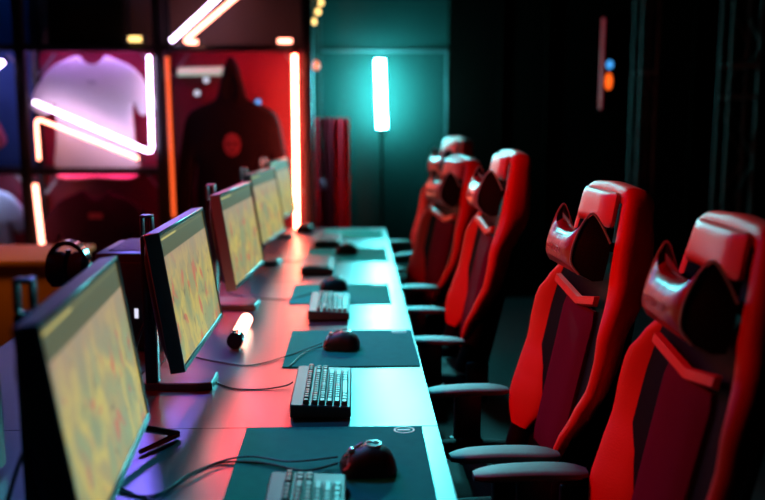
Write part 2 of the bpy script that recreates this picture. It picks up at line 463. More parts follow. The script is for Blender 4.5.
# ---------------------------------------------------------------- mice
def make_mouse():
    t = thing('gaming_mouse', 'x', 'mouse')
    # long axis along x; front (buttons) towards -x
    b = nb(); secs = []
    N = 14
    tab = [(-.060, .018, .014), (-.054, .028, .022), (-.035, .031, .032), (0, .033, .040), (.030, .035, .038), (.048, .030, .029), (.058, .018, .014)]
    for i in range(N+1):
        x = -.060+.118*i/N; wy, hz = interp(tab, x); ring = []
        for k in range(20):
            a = 2*math.pi*k/20; c, s = math.cos(a), math.sin(a)
            y = wy*(abs(c)**.75)*(1 if c > 0 else -1)
            z = .002 + (hz*(s**.8) if s > 0 else 0) 
            if s > 0: y *= 1-.18*s
            ring.append(Vector((x, y, z + (0 if s > 0 else .0))))
        secs.append(ring)
    rings(b, secs); bmesh.ops.remove_doubles(b, verts=b.verts[:], dist=.0001)
    obj('shell', fix(b), M['mouse'], t)
    b = nb(); cyl(b, (-.036, -.004, .030), .0095, .008, 18, 'y'); obj('scroll_wheel', fix(b), M['mousetrim'], t)
    b = nb(); n = 28; c = Vector((.012, .006, .0395))
    rings(b, [[c+Vector((r_*math.cos(2*math.pi*k/n)*1.1, r_*math.sin(2*math.pi*k/n)*.8, z)) for k in range(n)] for r_, z in ((.017, .0), (.0165, .0030), (.013, .0034), (.0125, .001))], cap=False)
    obj('thumb_ring', fix(b), M['mousetrim'], t)
    b = nb(); tube(b, [(-.05, -.022, .020), (-.042, -.006, .0315), (-.052, .0, .026)], .0022, 6); tube(b, [(-.045, .008, .028), (-.01, .010, .0425)], .0022, 6)
    obj('button_seam', fix(b), M['mousetrim'], t)
    b = nb(); tube(b, smooth_path([(-.057, -.018, .012), (-.052, -.026, .018), (-.046, -.027, .026)], 5), .0022, 6)
    obj('light_strip', fix(b), M['mouseled'], t)
    b = nb(); box(b, -.045, .045, -.018, .018, .0, .0028); obj('glide_feet', fix(b), M['rubber'], t, False)
    return t
mo = make_mouse()
mice = [(.026, 1.832, DZ+.0036, 8, 1.0, 'nearest black mouse on the first mat, with a pale ring on top'),
        (-.045, 2.845, DZ+.0036, -4, 1.0, 'black mouse on the second mat, right of the glowing red stick'),
        (-.095, 3.82, DZ+.0036, 6, 1.0, 'black mouse on the third mat, behind the third keyboard'),
        (-.045, 4.82, DZ+.0036, -5, 1.0, 'black mouse on the fourth mat, rounded and dark against cyan'),
        (-.325, 5.72, DZ+.0004, -8, 1.0, 'farthest small black mouse, near the foot of the tall neon tube')]
for i, (x, y, z, a, s, lb) in enumerate(mice):
    o = mo if i == 0 else copy_tree(mo)
    o.location = (x, y, z); o.rotation_euler = (0, 0, R(a)); o.scale = (1.0, 1.5, 1.35); o['label'] = lb; o['group'] = 'black gaming mice along the desk'

# ---------------------------------------------------------------- cables
def cable(pts, lb, r=.0022):
    b = nb(); tube(b, smooth_path([(x, y, DZ+r+.0005+dz) for x, y, dz in pts], 10), r, 8)
    tag(obj('cable', fix(b), M['cable']), lb, 'cable', 'thin black cables on the desk')
def dk(px, py, z=DZ):
    d = _F + _R*((px-CX)/FPX) - _U*((py-CY)/FPX); p = CAM + d*((z-CAM.z)/d.z); return p.x, p.y
def cabp(pp, lb, r=.0022): cable([(*dk(x, y), dz) for x, y, dz in pp], lb, r)
cabp([(184, 368, 0), (205, 378, .0), (232, 389, 0), (262, 390, 0), (285, 388, .004), (293, 387, .012)], 'thin black cable curving from the second monitor to the second keyboard')
cabp([(188, 356, 0), (215, 362, 0), (250, 366, 0), (285, 358, .002), (308, 351, .006), (322, 347, .010)], 'thin black cable running from behind the second monitor to the second mouse', .002)
cabp([(290, 368, .004), (302, 357, .006), (312, 352, .006), (323, 350, .010)], 'short thin black cable beside the second mouse on its mat', .002)
cabp([(100, 486, 0), (135, 497, 0), (162, 494, 0), (190, 475, 0), (222, 464, 0), (262, 466, .004), (305, 474, .005), (338, 469, .010)], 'black cable sweeping over the nearest mat to the nearest mouse', .0027)
cabp([(60, 470, 0), (120, 489, 0), (150, 500, 0), (180, 486, .006), (215, 467, .006), (250, 461, .008), (290, 467, .01), (338, 465, .016)], 'second black cable sweeping over the nearest mat above the first', .0022)
cabp([(228, 294, 0), (250, 298, 0), (285, 300, .0), (300, 298, .004), (313, 296, .012)], 'thin black cable to the third keyboard', .002)
cabp([(262, 264, 0), (280, 262, 0), (300, 262, .004), (308, 262, .012)], 'thin black cable to the fourth keyboard', .002)

# ---------------------------------------------------------------- red light stick
t = thing('light_stick', 'glowing red light stick with a dark end cap lying on the middle desk', 'lamp', (-.396, 2.87, DZ))
b = nb(); secs = []
rot = Matrix.Rotation(R(-2), 4, 'Z')
b = nb(); cyl(b, (0, .03, .028), .022, .26, 20, 'y'); obj('glowing_tube', fix(b), M['rod'], t)
b = nb(); cyl(b, (0, -.02, .028), .0275, .049, 24, 'y'); obj('end_cap', fix(b), M['blackgloss'], t)
b = nb(); box(b, -.008, .008, .05, .06, 0, .008); box(b, -.008, .008, .27, .28, 0, .008); obj('rest', b, M['blackgloss'], t, False)

# ---------------------------------------------------------------- gaming chair
RC = R(12)
UPV = Vector((math.sin(RC), 0, math.cos(RC))); FN = Vector((-math.cos(RC), 0, math.sin(RC))); BASE = Vector((.188, 0, .508))
def bp(h, b_, a): return BASE + UPV*h + FN*a + Vector((0, b_, 0))
BT = [(.04, .165, .058, .040, .012, 34), (.14, .185, .044, .072, .019, 34), (.22, .212, .030, .070, .023, 32), (.30, .240, .018, .062, .024, 32), (.37, .252, .018, .060, .026, 36), (.44, .246, .020, .056, .027, 42), (.495, .226, .004, .052, .030, 52),
      (.545, .196, -.014, .052, .034, 68), (.59, .176, -.019, .053, .035, 82), (.66, .166, -.014, .048, .034, 88), (.75, .150, -.006, .040, .031, 90)]
def sweep_bolster(sg, h0, h1, over=False, L=1, Sx=1):
    secs = []; n = 22
    path = []
    k = 26
    for i in range(k+1):
        h = h0+(h1-h0)*i/k; b_, a, lo, sh, ph = interp(BT, h)
        path.append((h, b_, a, lo, sh, ph))
    if over:
        hh, b_, a, lo, sh, ph = path[-1]
        for j in range(1, 9):
            q = R(90*j/8); rr = .045
            path.append((hh+rr*math.sin(q)*.62, b_-rr*(1-math.cos(q)), a, lo, sh*.9, ph))
        for j in range(1, 6):
            hh2, b2 = path[-1][0], b_-rr
            path.append((hh+.028+.006*j/5, b2*(1-j/5.), a, lo, sh*.9, ph))
    # tangents
    for i, (h, b_, a, lo, sh, ph) in enumerate(path):
        p0 = path[max(i-1, 0)]; p1 = path[min(i+1, len(path)-1)]
        tb, th = p1[1]-p0[1], p1[0]-p0[0]; l = math.hypot(tb, th) or 1
        nb_, nh = th/l, -tb/l            # outward normal in (b,h)
        if not over or i < 22: 
            w_ = min(1, max(0, (h-.5)/.1)); nb_, nh = 1*(1-w_)+nb_*w_, nh*w_
            l = math.hypot(nb_, nh); nb_, nh = nb_/l, nh/l
        ring = []
        c, s = math.cos(R(ph)), math.sin(R(ph))
        end = 1
        if i == 0: end = .72
        if i == 1: end = .93
        for q in range(n):
            an = 2*math.pi*q/n; u = math.copysign(abs(math.cos(an))**.75, math.cos(an))*lo*L*end; v = math.copysign(abs(math.sin(an))**.75, math.sin(an))*sh*Sx*end
            dn = u*c - v*s; da = u*s + v*c
            ring.append(bp(h+nh*dn, sg*(b_+nb_*dn), a+da))
        secs.append(ring)
    bm = nb(); rings(bm, secs); return fix(bm)
def back_solid(bs, hs, mask, af, ab, wfun=None):
    """plate in the back plane with openings; bs fractions -1..1, hs heights"""
    bm = nb(); V = {}
    def vert(i, j, s):
        if (i, j, s) not in V:
            h = hs[j]; W = wfun(h) if wfun else 1
            V[(i, j, s)] = bm.verts.new(bp(h, bs[i]*W, (af if s else ab)(bs[i], h)))
        return V[(i, j, s)]
    ni, nj = len(bs)-1, len(hs)-1
    on = lambda i, j: 0 <= i < ni and 0 <= j < nj and mask(i, j)
    for i in range(ni):
        for j in range(nj):
            if not on(i, j): continue
            for s in (0, 1): bm.faces.new([vert(*q, s) for q in ((i, j), (i+1, j), (i+1, j+1), (i, j+1))])
            for di, dj, e in ((-1, 0, ((i, j), (i, j+1))), (1, 0, ((i+1, j), (i+1, j+1))), (0, -1, ((i, j), (i+1, j))), (0, 1, ((i, j+1), (i+1, j+1)))):
                if not on(i+di, j+dj): bm.faces.new([vert(*e[0], 0), vert(*e[1], 0), vert(*e[1], 1), vert(*e[0], 1)])
    return fix(bm)
def subdiv(bm, n=1):
    bmesh.ops.subdivide_edges(bm, edges=bm.edges[:], cuts=n, use_grid_fill=True); return bm
def puff_pad(h0, h1, w0, w1, a0, a1, topv=0.0, n=9, bulge=.012):
    """soft rectangular pad: front bulges towards the sitter"""
    bs = [-1+2*i/n for i in range(n+1)]; hs = [h0+(h1-h0)*j/14 for j in range(15)]
    def W(h): t_ = (h-h0)/(h1-h0); e = min(1, min(t_, 1-t_)/.06); return (w0+(w1-w0)*t_)*(1-.10*(1-e)**2)
    def af(s, h):
        t_ = (h-h0)/(h1-h0); e = max(0, 1-(2*t_-1)**8)*max(0, 1-abs(s)**6); return a1-.006+e*bulge
    return back_solid(bs, hs, lambda i, j: True, af, lambda s, h: a0, W)

def make_chair():
    t = thing('gaming_chair', 'x', 'chair')
    up = []
    def part(name, bm, m, parent=None, smooth=True):
        o = obj(name, bm, m, parent or t, smooth)
        if parent is None: up.append(o)
        return o
    # backrest shell with two openings under the headrest
    bs = [-1, -.66, -.18, 0, .18, .66, 1]
    hs = [.0, .06, .12, .18, .24, .30, .36, .42, .47, .52, .56, .60, .640, .690, .74, .765]
    WT = [(0, .19), (.15, .20), (.3, .215), (.43, .215), (.5, .20), (.56, .178), (.62, .158), (.7, .148), (.765, .13)]
    part('backrest', back_solid(bs, hs, lambda i, j: not (j == 12 and i in (1, 4)) or False, lambda s, h: .012+.02*abs(s)**2, lambda s, h: -.045-.012*math.cos(s*1.4), lambda h: interp(WT, h)[0]), M['blackpu'])
    part('centre_panel', puff_pad(.04, .47, .115, .125, .013, .034), M['suede'])
    # slanted red chevron across the top of the panel
    bm = nb(); secs = []
    for i in range(13):
        s = -1+i/6; hh = .505-.030*(1-abs(s)); b_ = s*.165
        secs.append([bp(hh-.014, b_, .026+.016*abs(s)), bp(hh-.010, b_, .040+.016*abs(s)), bp(hh+.010, b_, .040+.016*abs(s)), bp(hh+.014, b_, .026+.016*abs(s))])
    rings(bm, secs); part('chevron_trim', fix(bm), M['redpu'])
    part('headrest_pad', puff_pad(.690, .782, .132, .122, .0355, .052, bulge=.016), M['redpad'])
    for sg in (-1, 1):
        part('side_bolster', sweep_bolster(sg, .05, .75, True), M['redpu'])
        bm = nb(); secs = []
        for i in range(9):
            h = -.04+.205*i/8; b_ = .19+.016*i/8
            r_ = .9 if i in (0,) else 1
            secs.append([bp(h, sg*(b_+.045*math.cos(q*math.pi/8)*r_), .036-.002*i+.042*math.sin(q*math.pi/8)*r_) for q in range(16)])
        rings(bm, secs); part('lower_bolster', fix(bm), M['blackpu'])
    # neck pillow
    def pm(s, a, h, pinch=1): return bp(h-.042, s*(.152-.050*max(0, (a-.07)/.108)), -.006+.045+(a-.05)*pinch*.76)
    bm = nb(); secs = []; nB = 16
    for i in range(nB+1):
        s = -1+2*i/nB; b_ = s*.150; e = abs(s)**4; pinch = 1-.10*abs(s)**10
        tip = .060*abs(s)**3.5; c0 = .045
        prof = [(.050, .600), (.085, .592), (.130, .600), (.168-.008*e, .622), (.178-.010*e, .652), (.170-.006*e, .680+tip*.2), (.152, .694+tip*.7), (.130, .700+tip), (.090, .700+tip*.5), (.056, .694), (.050, .66)]
        secs.append([pm(s, a, h, pinch) for a, h in prof])
    rings(bm, secs); fix(bm); bm.faces.ensure_lookup_table()
    for f in bm.faces:
        if abs(f.normal.y) > .55: f.material_index = 1
    pw = part('neck_pillow', bm, [M['pillowred'], M['blackpu']])
    for sg in (-1, 1):
        pts = []
        for a, h in ((.130, .600), (.160, .622), (.168, .652), (.165, .690), (.152, .735), (.130, .760), (.090, .730), (.056, .696)):
            pts.append(pm(sg*1.0, a, h, .92))
        bm = nb(); tube(bm, smooth_path(pts, 4), .0032, 6); obj('piping', fix(bm), M['piping'], pw)
    # embroidered lettering: row of small stitched strokes
    bm = nb(); rnd = random.Random(3)
    x = -.052
    strokes = [[(0, 0, 0, 1), (0, 1, 1, .6), (1, .6, 1, .3), (1, .3, 0, 0)], [(0, 0, 1, 1), (0, 1, 1, 0)], [(0, 0, 0, 1), (0, 1, 1, .75), (1, .75, 0, .5), (.2, .5, 1, 0)], [(0, 0, .5, 1), (.5, 1, 1, 0)],
               [(1, 1, 0, .8), (0, .8, 0, .2), (0, .2, 1, 0)], [(1, 1, 0, 1), (0, 1, 0, 0), (0, 0, 1, 0), (0, .5, .8, .5)], [(0, 0, 0, 1), (0, 1, 1, .75), (1, .75, 0, .5), (.2, .5, 1, 0)]]
    for gl in strokes:
        for u0, v0, u1, v1 in gl:
            P_ = [bp(.596+v*.014, -(x+u*.010), -.006+.045+.097+.002) for u, v in ((u0, v0), (u1, v1))]
            tube(bm, P_, .0011, 5)
        x += .016
    obj('embroidery', fix(bm), M['thread'], pw)
    bm = nb()
    for hh in (.645,):
        pts = [bp(hh, -.15, .0), bp(hh, -.14, .040), bp(hh-.003, -.06, .044), bp(hh-.003, .06, .044), bp(hh, .14, .040), bp(hh, .15, 0)]
        secs = []
        for p in smooth_path(pts, 3): secs.append([p+UPV*.012, p+UPV*.012+FN*.002, p-UPV*.012+FN*.002, p-UPV*.012])
        rings(bm, secs)
    obj('pillow_strap', fix(bm), M['rubber'], pw)
    # seat
    bm = nb(); secs = []
    for i in range(17):
        s = -1+2*i/16; x = .235*s-.03
        e = 1-abs(s)**8; zc = .455+.025*(1 if s < 0 else 1)*(-s*.5+.5)*.4
        prof = []
        for k in range(24):
            an = 2*math.pi*k/24; c, sn = math.cos(an), math.sin(an)
            y = .165*math.copysign(abs(c)**.35, c)*(1-.06*(1-e)); z = .042*math.copysign(abs(sn)**.5, sn)*(.55+.45*e)
            prof.append(Vector((x, y, zc+z)))
        secs.append(prof)
    rings(bm, secs); part('seat_cushion', fix(bm), M['blackpu'])
    for sg in (-1, 1):
        bm = nb(); secs = []
        for i in range(17):
            s = -1+2*i/16; e = 1-abs(s)**6
            c = Vector((.235*s-.035, sg*.205, .475+.012*math.cos(s*2)))
            secs.append([c+Vector((0, .042*math.cos(q*math.pi/8)*(.5+.5*e), .045*math.sin(q*math.pi/8)*(.5+.5*e))) for q in range(16)])
        rings(bm, secs); part('seat_bolster', fix(bm), M['blackpu'])
    bm = nb(); box(bm, -.2, .2, -.15, .15, .385, .411, .006); box(bm, -.09, .11, -.08, .08, .345, .386, .006)
    part('seat_plate', fix(bm), M['blackmetal'])
    bm = nb(); tube(bm, [(.02, -.08, .37), (.0, -.2, .372), (-.01, -.25, .37)], .007, 8); part('tilt_lever', fix(bm), M['blackmetal'])
    for sg in (-1, 1):
        bm = nb(); box(bm, .14, .225, sg*.245-.012, sg*.245+.012, .42, .58, .01); part('recline_hinge', fix(bm), M['blackmetal'])
    for sg in (-1, 1):
        bm = nb(); secs = []
        for i in range(13):
            s = -1+2*i/12; e = (1-abs(s)**5); x = -.005+.135*s
            wy = .040*(.45+.55*e)*(1+.08*s); zc = .668-.006*s*s; y0 = sg*(.262-.006*(1-s))
            ring = []
            for k in range(16):
                an = 2*math.pi*k/16; c, sn = math.cos(an), math.sin(an)
                ring.append(Vector((x, y0+wy*math.copysign(abs(c)**.6, c), zc+.0125*math.copysign(abs(sn)**.6, sn)*(.6+.4*e))))
            secs.append(ring)
        rings(bm, secs); ap = part('arm_pad', fix(bm), M['armpad'])
        bm = nb(); box(bm, -.035, .045, sg*.262-.018, sg*.262+.018, .49, .655, .006); box(bm, -.045, .055, sg*.285-.012, sg*.285+.012, .375, .51, .004)
        box(bm, -.03, .04, min(sg*.14, sg*.297), max(sg*.14, sg*.297), .365, .384, .003)
        part('arm_post', fix(bm), M['black'])
    # gas lift and star base
    bm = nb(); lathe(bm, [(.026, .10), (.026, .25), (.019, .252), (.019, .39)]); obj('gas_lift', fix(bm), M['blackmetal'], t)
    bm = nb(); lathe(bm, [(.045, .055), (.05, .065), (.05, .105), (.04, .115)]); obj('base_hub', fix(bm), M['blackmetal'], t)
    for k in range(5):
        an = 2*math.pi*k/5+.3; d = Vector((math.cos(an), math.sin(an), 0)); n = Vector((-d.y, d.x, 0)); secs = []
        for q in range(6):
            s = q/5; r_ = .04+.27*s; w_ = .026-.009*s; zc = .088-.02*s; hz = .018-.006*s
            c = d*r_+Vector((0, 0, zc)); secs.append([c+n*w_+Vector((0, 0, -hz)), c+n*w_+Vector((0, 0, hz*.4)), c+n*w_*.5+Vector((0, 0, hz)), c-n*w_*.5+Vector((0, 0, hz)), c-n*w_+Vector((0, 0, hz*.4)), c-n*w_+Vector((0, 0, -hz))])
        bm = nb(); rings(bm, secs); lg = obj('base_leg', fix(bm), M['blackmetal'], t)
        bm = nb(); c = d*.295
        for sg in (-1, 1):
            secs = []
            for r_, o_ in ((.020, .004), (.027, .007), (.027, .018), (.020, .021)):
                secs.append([c+n*sg*o_+d*r_*math.cos(q*math.pi/9)+Vector((0, 0, .0275+r_*math.sin(q*math.pi/9))) for q in range(18)])
            rings(bm, secs)
        tube(bm, [c+Vector((0, 0, .03)), c+Vector((0, 0, .062))], .006, 8)
        obj('caster', fix(bm), M['rubber'], lg)
    return t, up
ch, up = make_chair(); upn = [o.name for o in up]
chairs = [(.412, 1.712, 0, 0.0, 'nearest red and black gaming chair, cut by the right edge of the picture'),
          (.352, 2.335, 4, .015, 'second red and black gaming chair from the camera, with both arms clear of the desk'),
          (.262, 3.440, 2, .055, 'third red and black gaming chair from the camera, middle one, its side glowing red'),
          (.205, 4.430, 14, -.020, 'fourth gaming chair from the camera, covering the lower part of the farthest one'),
          (.300, 5.450, 15, .050, 'farthest gaming chair, only its pale headrest showing above the fourth chair')]
for i, (x, y, a, dz, lb) in enumerate(chairs):
    if i == 0: o = ch
    else: o = copy_tree(ch)
    o.location = (x, y, 0); o.rotation_euler = (0, 0, R(a)); o['label'] = lb; o['group'] = 'red and black gaming chairs along the desk'
    if dz:
        for c in children(o):
            if c.name.startswith(('backrest', 'centre_panel', 'chevron', 'headrest', 'side_bolster', 'lower_bolster', 'neck_pillow')): c.location.z += dz

# ---------------------------------------------------------------- display rack with clothes
YS = 6.30
t = thing('display_rack', 'tall black steel display rack holding shirts in square bays', 'rack', (-1.25, YS, 0))
def rackpart(name, x0, x1, y0, y1, z0, z1, m, bev=.004):
    b = nb(); box(b, x0+1.25, x1+1.25, y0-YS, y1-YS, z0, z1, bev); return obj(name, fix(b), m, t)
xp = [at(-125, 60, YS).x, at(19, 60, YS).x, at(158, 60, YS).x, at(307, 60, YS).x]
zb = [at(150, 47, YS).z, at(90, 171, YS).z, at(150, 300, YS).z]
DEP = .34
for x in xp:
    rackpart('post', x-.036, x+.036, YS, YS+.06, 0, 3.25, M['rack'])
    rackpart('post', x-.025, x+.025, YS+DEP-.05, YS+DEP, 0, 3.25, M['rack'])
for i in range(3):
    x0, x1 = xp[i]+.037, xp[i+1]-.037
    for j, z in enumerate((zb[0], zb[1], zb[2], .12, 3.1)):
        if i == 2 and j == 1: continue
        sb = rackpart('shelf_board', x0, x1, YS+.021, YS+DEP-.02, z-.010, z+.018, M['rack'])
        b = nb(); box(b, x0+1.25, x1+1.25, .004, .020, z-.026, z+.018, .002); obj('front_lip', fix(b), M['rack'], sb)
    # corner braces
    for z, sg in ((zb[1]-.02, -1), (zb[0]-.02, -1)):
        for xx, sx in ((x0, 1), (x1, -1)):
            b = nb(); tube(b, [(xx+1.25+sx*.005, .24, z-.17), (xx+1.25+sx*.13, .24, z-.01)], .009, 6); obj('brace', fix(b), M['alu'], t)
# backing boards
bays = {}
def backing(i, z0, z1, m, name='backing_board'):
    return rackpart(name, xp[i]-.036, xp[i+1]-.0365, YS+DEP+.001, YS+DEP+.015, z0, z1, m, 0)
backing(0, zb[0], 3.2, M['bayblue']); backing(0, zb[1], zb[0]-.001, M['bayblue']); backing(0, .1, zb[1]-.001, M['bayred'])
backing(1, zb[0], 3.2, M['baybrown']); M['bayredlit'] = mat('brightened red backing board', (.5, .008, .06), .6, var=.25, vscale=3); backing(1, zb[1], zb[0]-.001, M['bayredlit']); backing(1, .1, zb[1]-.001, M['bayred'])  # middle bay uses a brighter red copy, its stronger light put into the colour
backing(2, zb[0], 3.2, M['baybrown']); backing(2, .1, zb[0]-.001, M['bayred'])

def curve_solid(name, outline, ext, bev, m, parent=None, res=3):
    """closed outline in the XZ plane made into a soft-edged solid"""
    cu = bpy.data.curves.new(name, 'CURVE'); cu.dimensions = '2D'; cu.fill_mode = 'BOTH'
    sp = cu.splines.new('POLY'); sp.points.add(len(outline)-1); sp.use_cyclic_u = True
    for q, (x, z) in zip(sp.points, outline): q.co = (x, z, 0, 1)
    cu.extrude = ext; cu.bevel_depth = bev; cu.bevel_resolution = res; cu.offset = -bev
    tmp = bpy.data.objects.new('tmp', cu); COL.objects.link(tmp)
    dg = bpy.context.evaluated_depsgraph_get(); dg.update()
    me = bpy.data.meshes.new_from_object(tmp.evaluated_get(dg)); bpy.data.objects.remove(tmp)
    me.transform(Matrix.Rotation(R(90), 4, 'X')); me.name = name
    me.materials.clear(); me.materials.append(m)
    b = nb(); b.from_mesh(me)
    bmesh.ops.remove_doubles(b, verts=b.verts[:], dist=.0004)
    bpy.data.meshes.remove(me)
    return obj(name, b, m, parent)
def smooth2(pts, k=3):
    P = [Vector((x, z, 0)) for x, z in pts]; n = len(P); out = []
    for i in range(n):
        a, b_, c, d = P[i-1], P[i], P[(i+1) % n], P[(i+2) % n]
        for j in range(k):
            u = j/k; q = .5*((2*b_)+(c-a)*u+(2*a-5*b_+4*c-d)*u*u+(3*b_-a-3*c+d)*u**3); out.append((q.x, q.y))
    return out
TEE = [(-.10, .0), (-.17, -.025), (-.29, -.085), (-.40, -.22), (-.445, -.36), (-.34, -.42), (-.285, -.34), (-.27, -.38), (-.28, -.60), (-.285, -.86),
       (0, -.87), (.285, -.86), (.28, -.60), (.27, -.38), (.285, -.34), (.34, -.42), (.445, -.36), (.40, -.22), (.29, -.085), (.17, -.025), (.10, .0), (.055, -.045), (0, -.062), (-.055, -.045)]
def hanger(parent, w=.18):
    b = nb(); tube(b, smooth_path([(-w, 0, -.05), (0, 0, .015), (w, 0, -.05)], 6), .006, 6); tube(b, smooth_path([(0, 0, .015), (0, 0, .045), (.02, 0, .06), (0, 0, .08), (-.015, 0, .065)], 5), .003, 6)
    return obj('hanger', fix(b), M['black'], parent)
def tee(px, py, Y, sc, m, lb, mark=None, outline=TEE, cat='shirt', name='tshirt', ext=.018, bev=.020):
    p = at(px, py, Y)
    t = thing(name, lb, cat, p, 0, 'clothes hanging in the rack')
    o = curve_solid('garment', smooth2([(x*sc, z*sc) for x, z in outline], 4), ext, bev, m, t)
    return t
YT = YS+.12
s_ = tee(92, 56, YT, .98, M['white'], 'white t-shirt lit violet, hanging in the bay behind the bent white neon')
b = nb()
x = -.03
for u in range(7):
    box(b, x, x+.006, -.0425, -.0385, -.190+(.004 if u % 2 else 0), -.176); x += .009
obj('chest_print', fix(b), M['printgrey'], s_, False)
b = nb(); tube(b, smooth_path([(-.10, -.030, -.008), (-.055, -.036, -.055), (0, -.038, -.072), (.055, -.036, -.055), (.10, -.030, -.008)], 5), .006, 6); obj('collar', fix(b), M['white'], s_)
tee(-55, 96, YT, .9, M['pinkc'], 'pink t-shirt at the left edge, above the pale blue one')
tee(-22, 187, YT, .8, M['bluec'], 'pale blue shirt in the lower bay at the left edge')
s_ = tee(96, 191, YT, .92, M['blackc2'], 'maroon black t-shirt in the bay under the white t-shirt, with a small red label')
b = nb(); box(b, -.048, .048, -.0425, -.0385, -.195, -.155, .001); obj('chest_label', fix(b), M['print'], s_, False)
HOOD = [(0, .03), (-.045, -.03), (-.075, -.14), (-.10, -.24), (-.13, -.30), (-.25, -.35), (-.34, -.42), (-.385, -.60), (-.44, -.95), (-.45, -1.15), (-.34, -1.17), (-.30, -.86), (-.275, -.75),
        (-.28, -1.1), (-.27, -1.28), (0, -1.30), (.27, -1.28), (.28, -1.1), (.275, -.75), (.30, -.86), (.34, -1.17), (.45, -1.15), (.44, -.95), (.385, -.60), (.34, -.42), (.25, -.35), (.13, -.30), (.10, -.24), (.075, -.14), (.045, -.03)]
h_ = tee(231, 60, YT, .93, M['blackc'], 'black hoodie with a pointed hood and a red face print, in the red bay', outline=HOOD, cat='hoodie', name='hoodie', ext=.03, bev=.03)
b = nb(); n = 24
rings(b, [[Vector((r_*.060*math.cos(2*math.pi*k/n), y, -.585+r_*.075*math.sin(2*math.pi*k/n)*(1.0 if math.sin(2*math.pi*k/n) > 0 else 1.15))) for k in range(n)] for r_, y in ((1, -.057), (1, -.0615), (.96, -.0625))])
obj('chest_print', fix(b), M['print'], h_, False)
b = nb()
for sx in (-1, 1):
    b = nb(); rings(b, [[Vector((sx*.024+.013*math.cos(q*math.pi/6), y, -.585+.014*math.sin(q*math.pi/6))) for q in range(12)] for y in (-.0626, -.0645)]); obj('print_eye', fix(b), M['blackc'], h_, False)
b = nb(); box(b, -.022, .022, -.0645, -.0626, -.640, -.630); obj('print_mouth', fix(b), M['blackc'], h_, False)

b = nb(); rings(b, [[Vector((r_*.052*math.cos(2*math.pi*k/n), y, -.20+r_*.10*math.sin(2*math.pi*k/n))) for k in range(n)] for r_, y in ((1, -.055), (1, -.066), (.8, -.064), (.7, -.058))])
obj('hood_opening', fix(b), M['rubber'], h_)

def neon(name, pts, Y, m, lb, r=.013, cat='neon tube', grp='neon tubes around the rack', caps=True, col=None):
    P = [at(x, y, Y) for x, y in pts]; c = P[0].copy(); Q = []
    # round the bends
    for i, p in enumerate(P):
        if 0 < i < len(P)-1:
            a, d = (P[i-1]-p).normalized()*.035, (P[i+1]-p).normalized()*.035
            Q += [p+a, p+(a+d)*.28, p+d]
        else: Q.append(p)
    t = thing(name, lb, cat, c, 0, grp)
    b = nb(); tube(b, [q-c for q in Q], r, 12); obj('glass_tube', fix(b), m, t)
    for e, f in ((0, 1), (-1, -2)):
        d = (Q[e]-Q[f]).normalized(); b = nb(); tube(b, [Q[e]-c+d*.0005, Q[e]-c+d*.028], r*1.25, 12); obj('end_cap', fix(b), M['rack'], t)
    return t
YN = YS-.03
neon('neon_tube', [(149, 56), (152, 153), (34, 102)], YN, M['whiteneon'], 'white neon tube bent to a sharp angle across the white t-shirt', .013)
neon('neon_tube', [(39, 160), (36, 118), (139, 159)], YN-.05, M['pinkneon'], 'pink neon tube bent at the left, crossing under the white one', .011)
neon('neon_tube', [(35, 184), (44, 262)], YN, M['pinkneon'], 'upright pink neon tube at the left, below the white t-shirt', .017)
neon('neon_tube', [(167, 57), (174, 217)], YN, M['orangeneon'], 'thin orange neon tube upright left of the black hoodie', .013)
neon('neon_tube', [(294.5, 55), (297, 236)], YN, M['rednneon'], 'tallest upright neon tube, glowing pinkish red, right of the hoodie', .015)
neon('neon_tube', [(171, 41), (222, -6)], YN, M['whiteneon'], 'slanting white neon tube at the top above the hoodie bay', .015)
neon('neon_tube', [(198, 42), (183, 42), (242, -8)], YN-.05, M['pinkneon'], 'slanting pink neon tube at the top, with a short bent foot', .015)
neon('neon_tube', [(278, 41), (292, 41)], YN, M['pinkneon'], 'short warm neon piece lying level near the top of the hoodie bay', .015)
neon('neon_tube', [(129, 39), (142, 39)], YN, M['bulb'], 'short yellow glowing piece above the white t-shirt', .018)
neon('neon_tube', [(-20, 82), (4, 61)], YN, M['whiteneon'], 'end of a slanting white neon tube at the left edge', .015)
neon('neon_tube', [(178, 72), (228, 71)], YS+.26, M['oldtube'], 'pale level tube behind the hoodie at the top of its bay', .030)
for px, py, m, lb in ((206, 80, 'whiteglow', 'upper small white pin light behind the hoodie hood'), (197, 93, 'whiteglow', 'lower small white pin light behind the hoodie shoulder'), (258, 102, 'blueled', 'small blue pin light right of the hoodie hood')):
    p = at(px, py, YS+.29); t_ = thing('pin_light', lb, 'light', p, 0, 'pin lights inside the hoodie bay')
    b = nb(); cyl(b, (0, 0, 0), .020, .012, 16, 'y'); obj('lens', fix(b), M[m], t_); b = nb(); cyl(b, (0, .0125, 0), .024, .036, 16, 'y'); obj('housing', fix(b), M['black'], t_)
# unseen glowing strips added under the boards to light the bays
def strip(i, z, m, lb, y=YS+.045):
    x0, x1 = xp[i]+.06, xp[i+1]-.06
    b = nb(); box(b, x0, x1, y-.006, y+.006, z-.0165, z-.0105)
    tag(obj('light_strip', b, m, None, False), lb, 'light strip', 'added fill strips hidden under the rack boards')
strip(0, zb[0], M['violetstrip'], 'added violet fill strip above the pink t-shirt')
strip(1, zb[0], M['violetstrip'], 'added violet fill strip above the white t-shirt')
strip(1, zb[1], M['redstrip'], 'added red fill strip above the maroon black t-shirt')
M['palestrip'] = glow('pale strip', (.62, .62, 1), 70); M['bluestrip'] = glow('blue strip', (.05, .3, 1), 45)
strip(0, 3.1, M['bluestrip'], 'added blue fill strip at the top of the left bays')
strip(1, 3.1, M['bluestrip'], 'added blue fill strip high above the black storage box')
strip(0, zb[1], M['palestrip'], 'added white fill strip above the pale blue shirt')
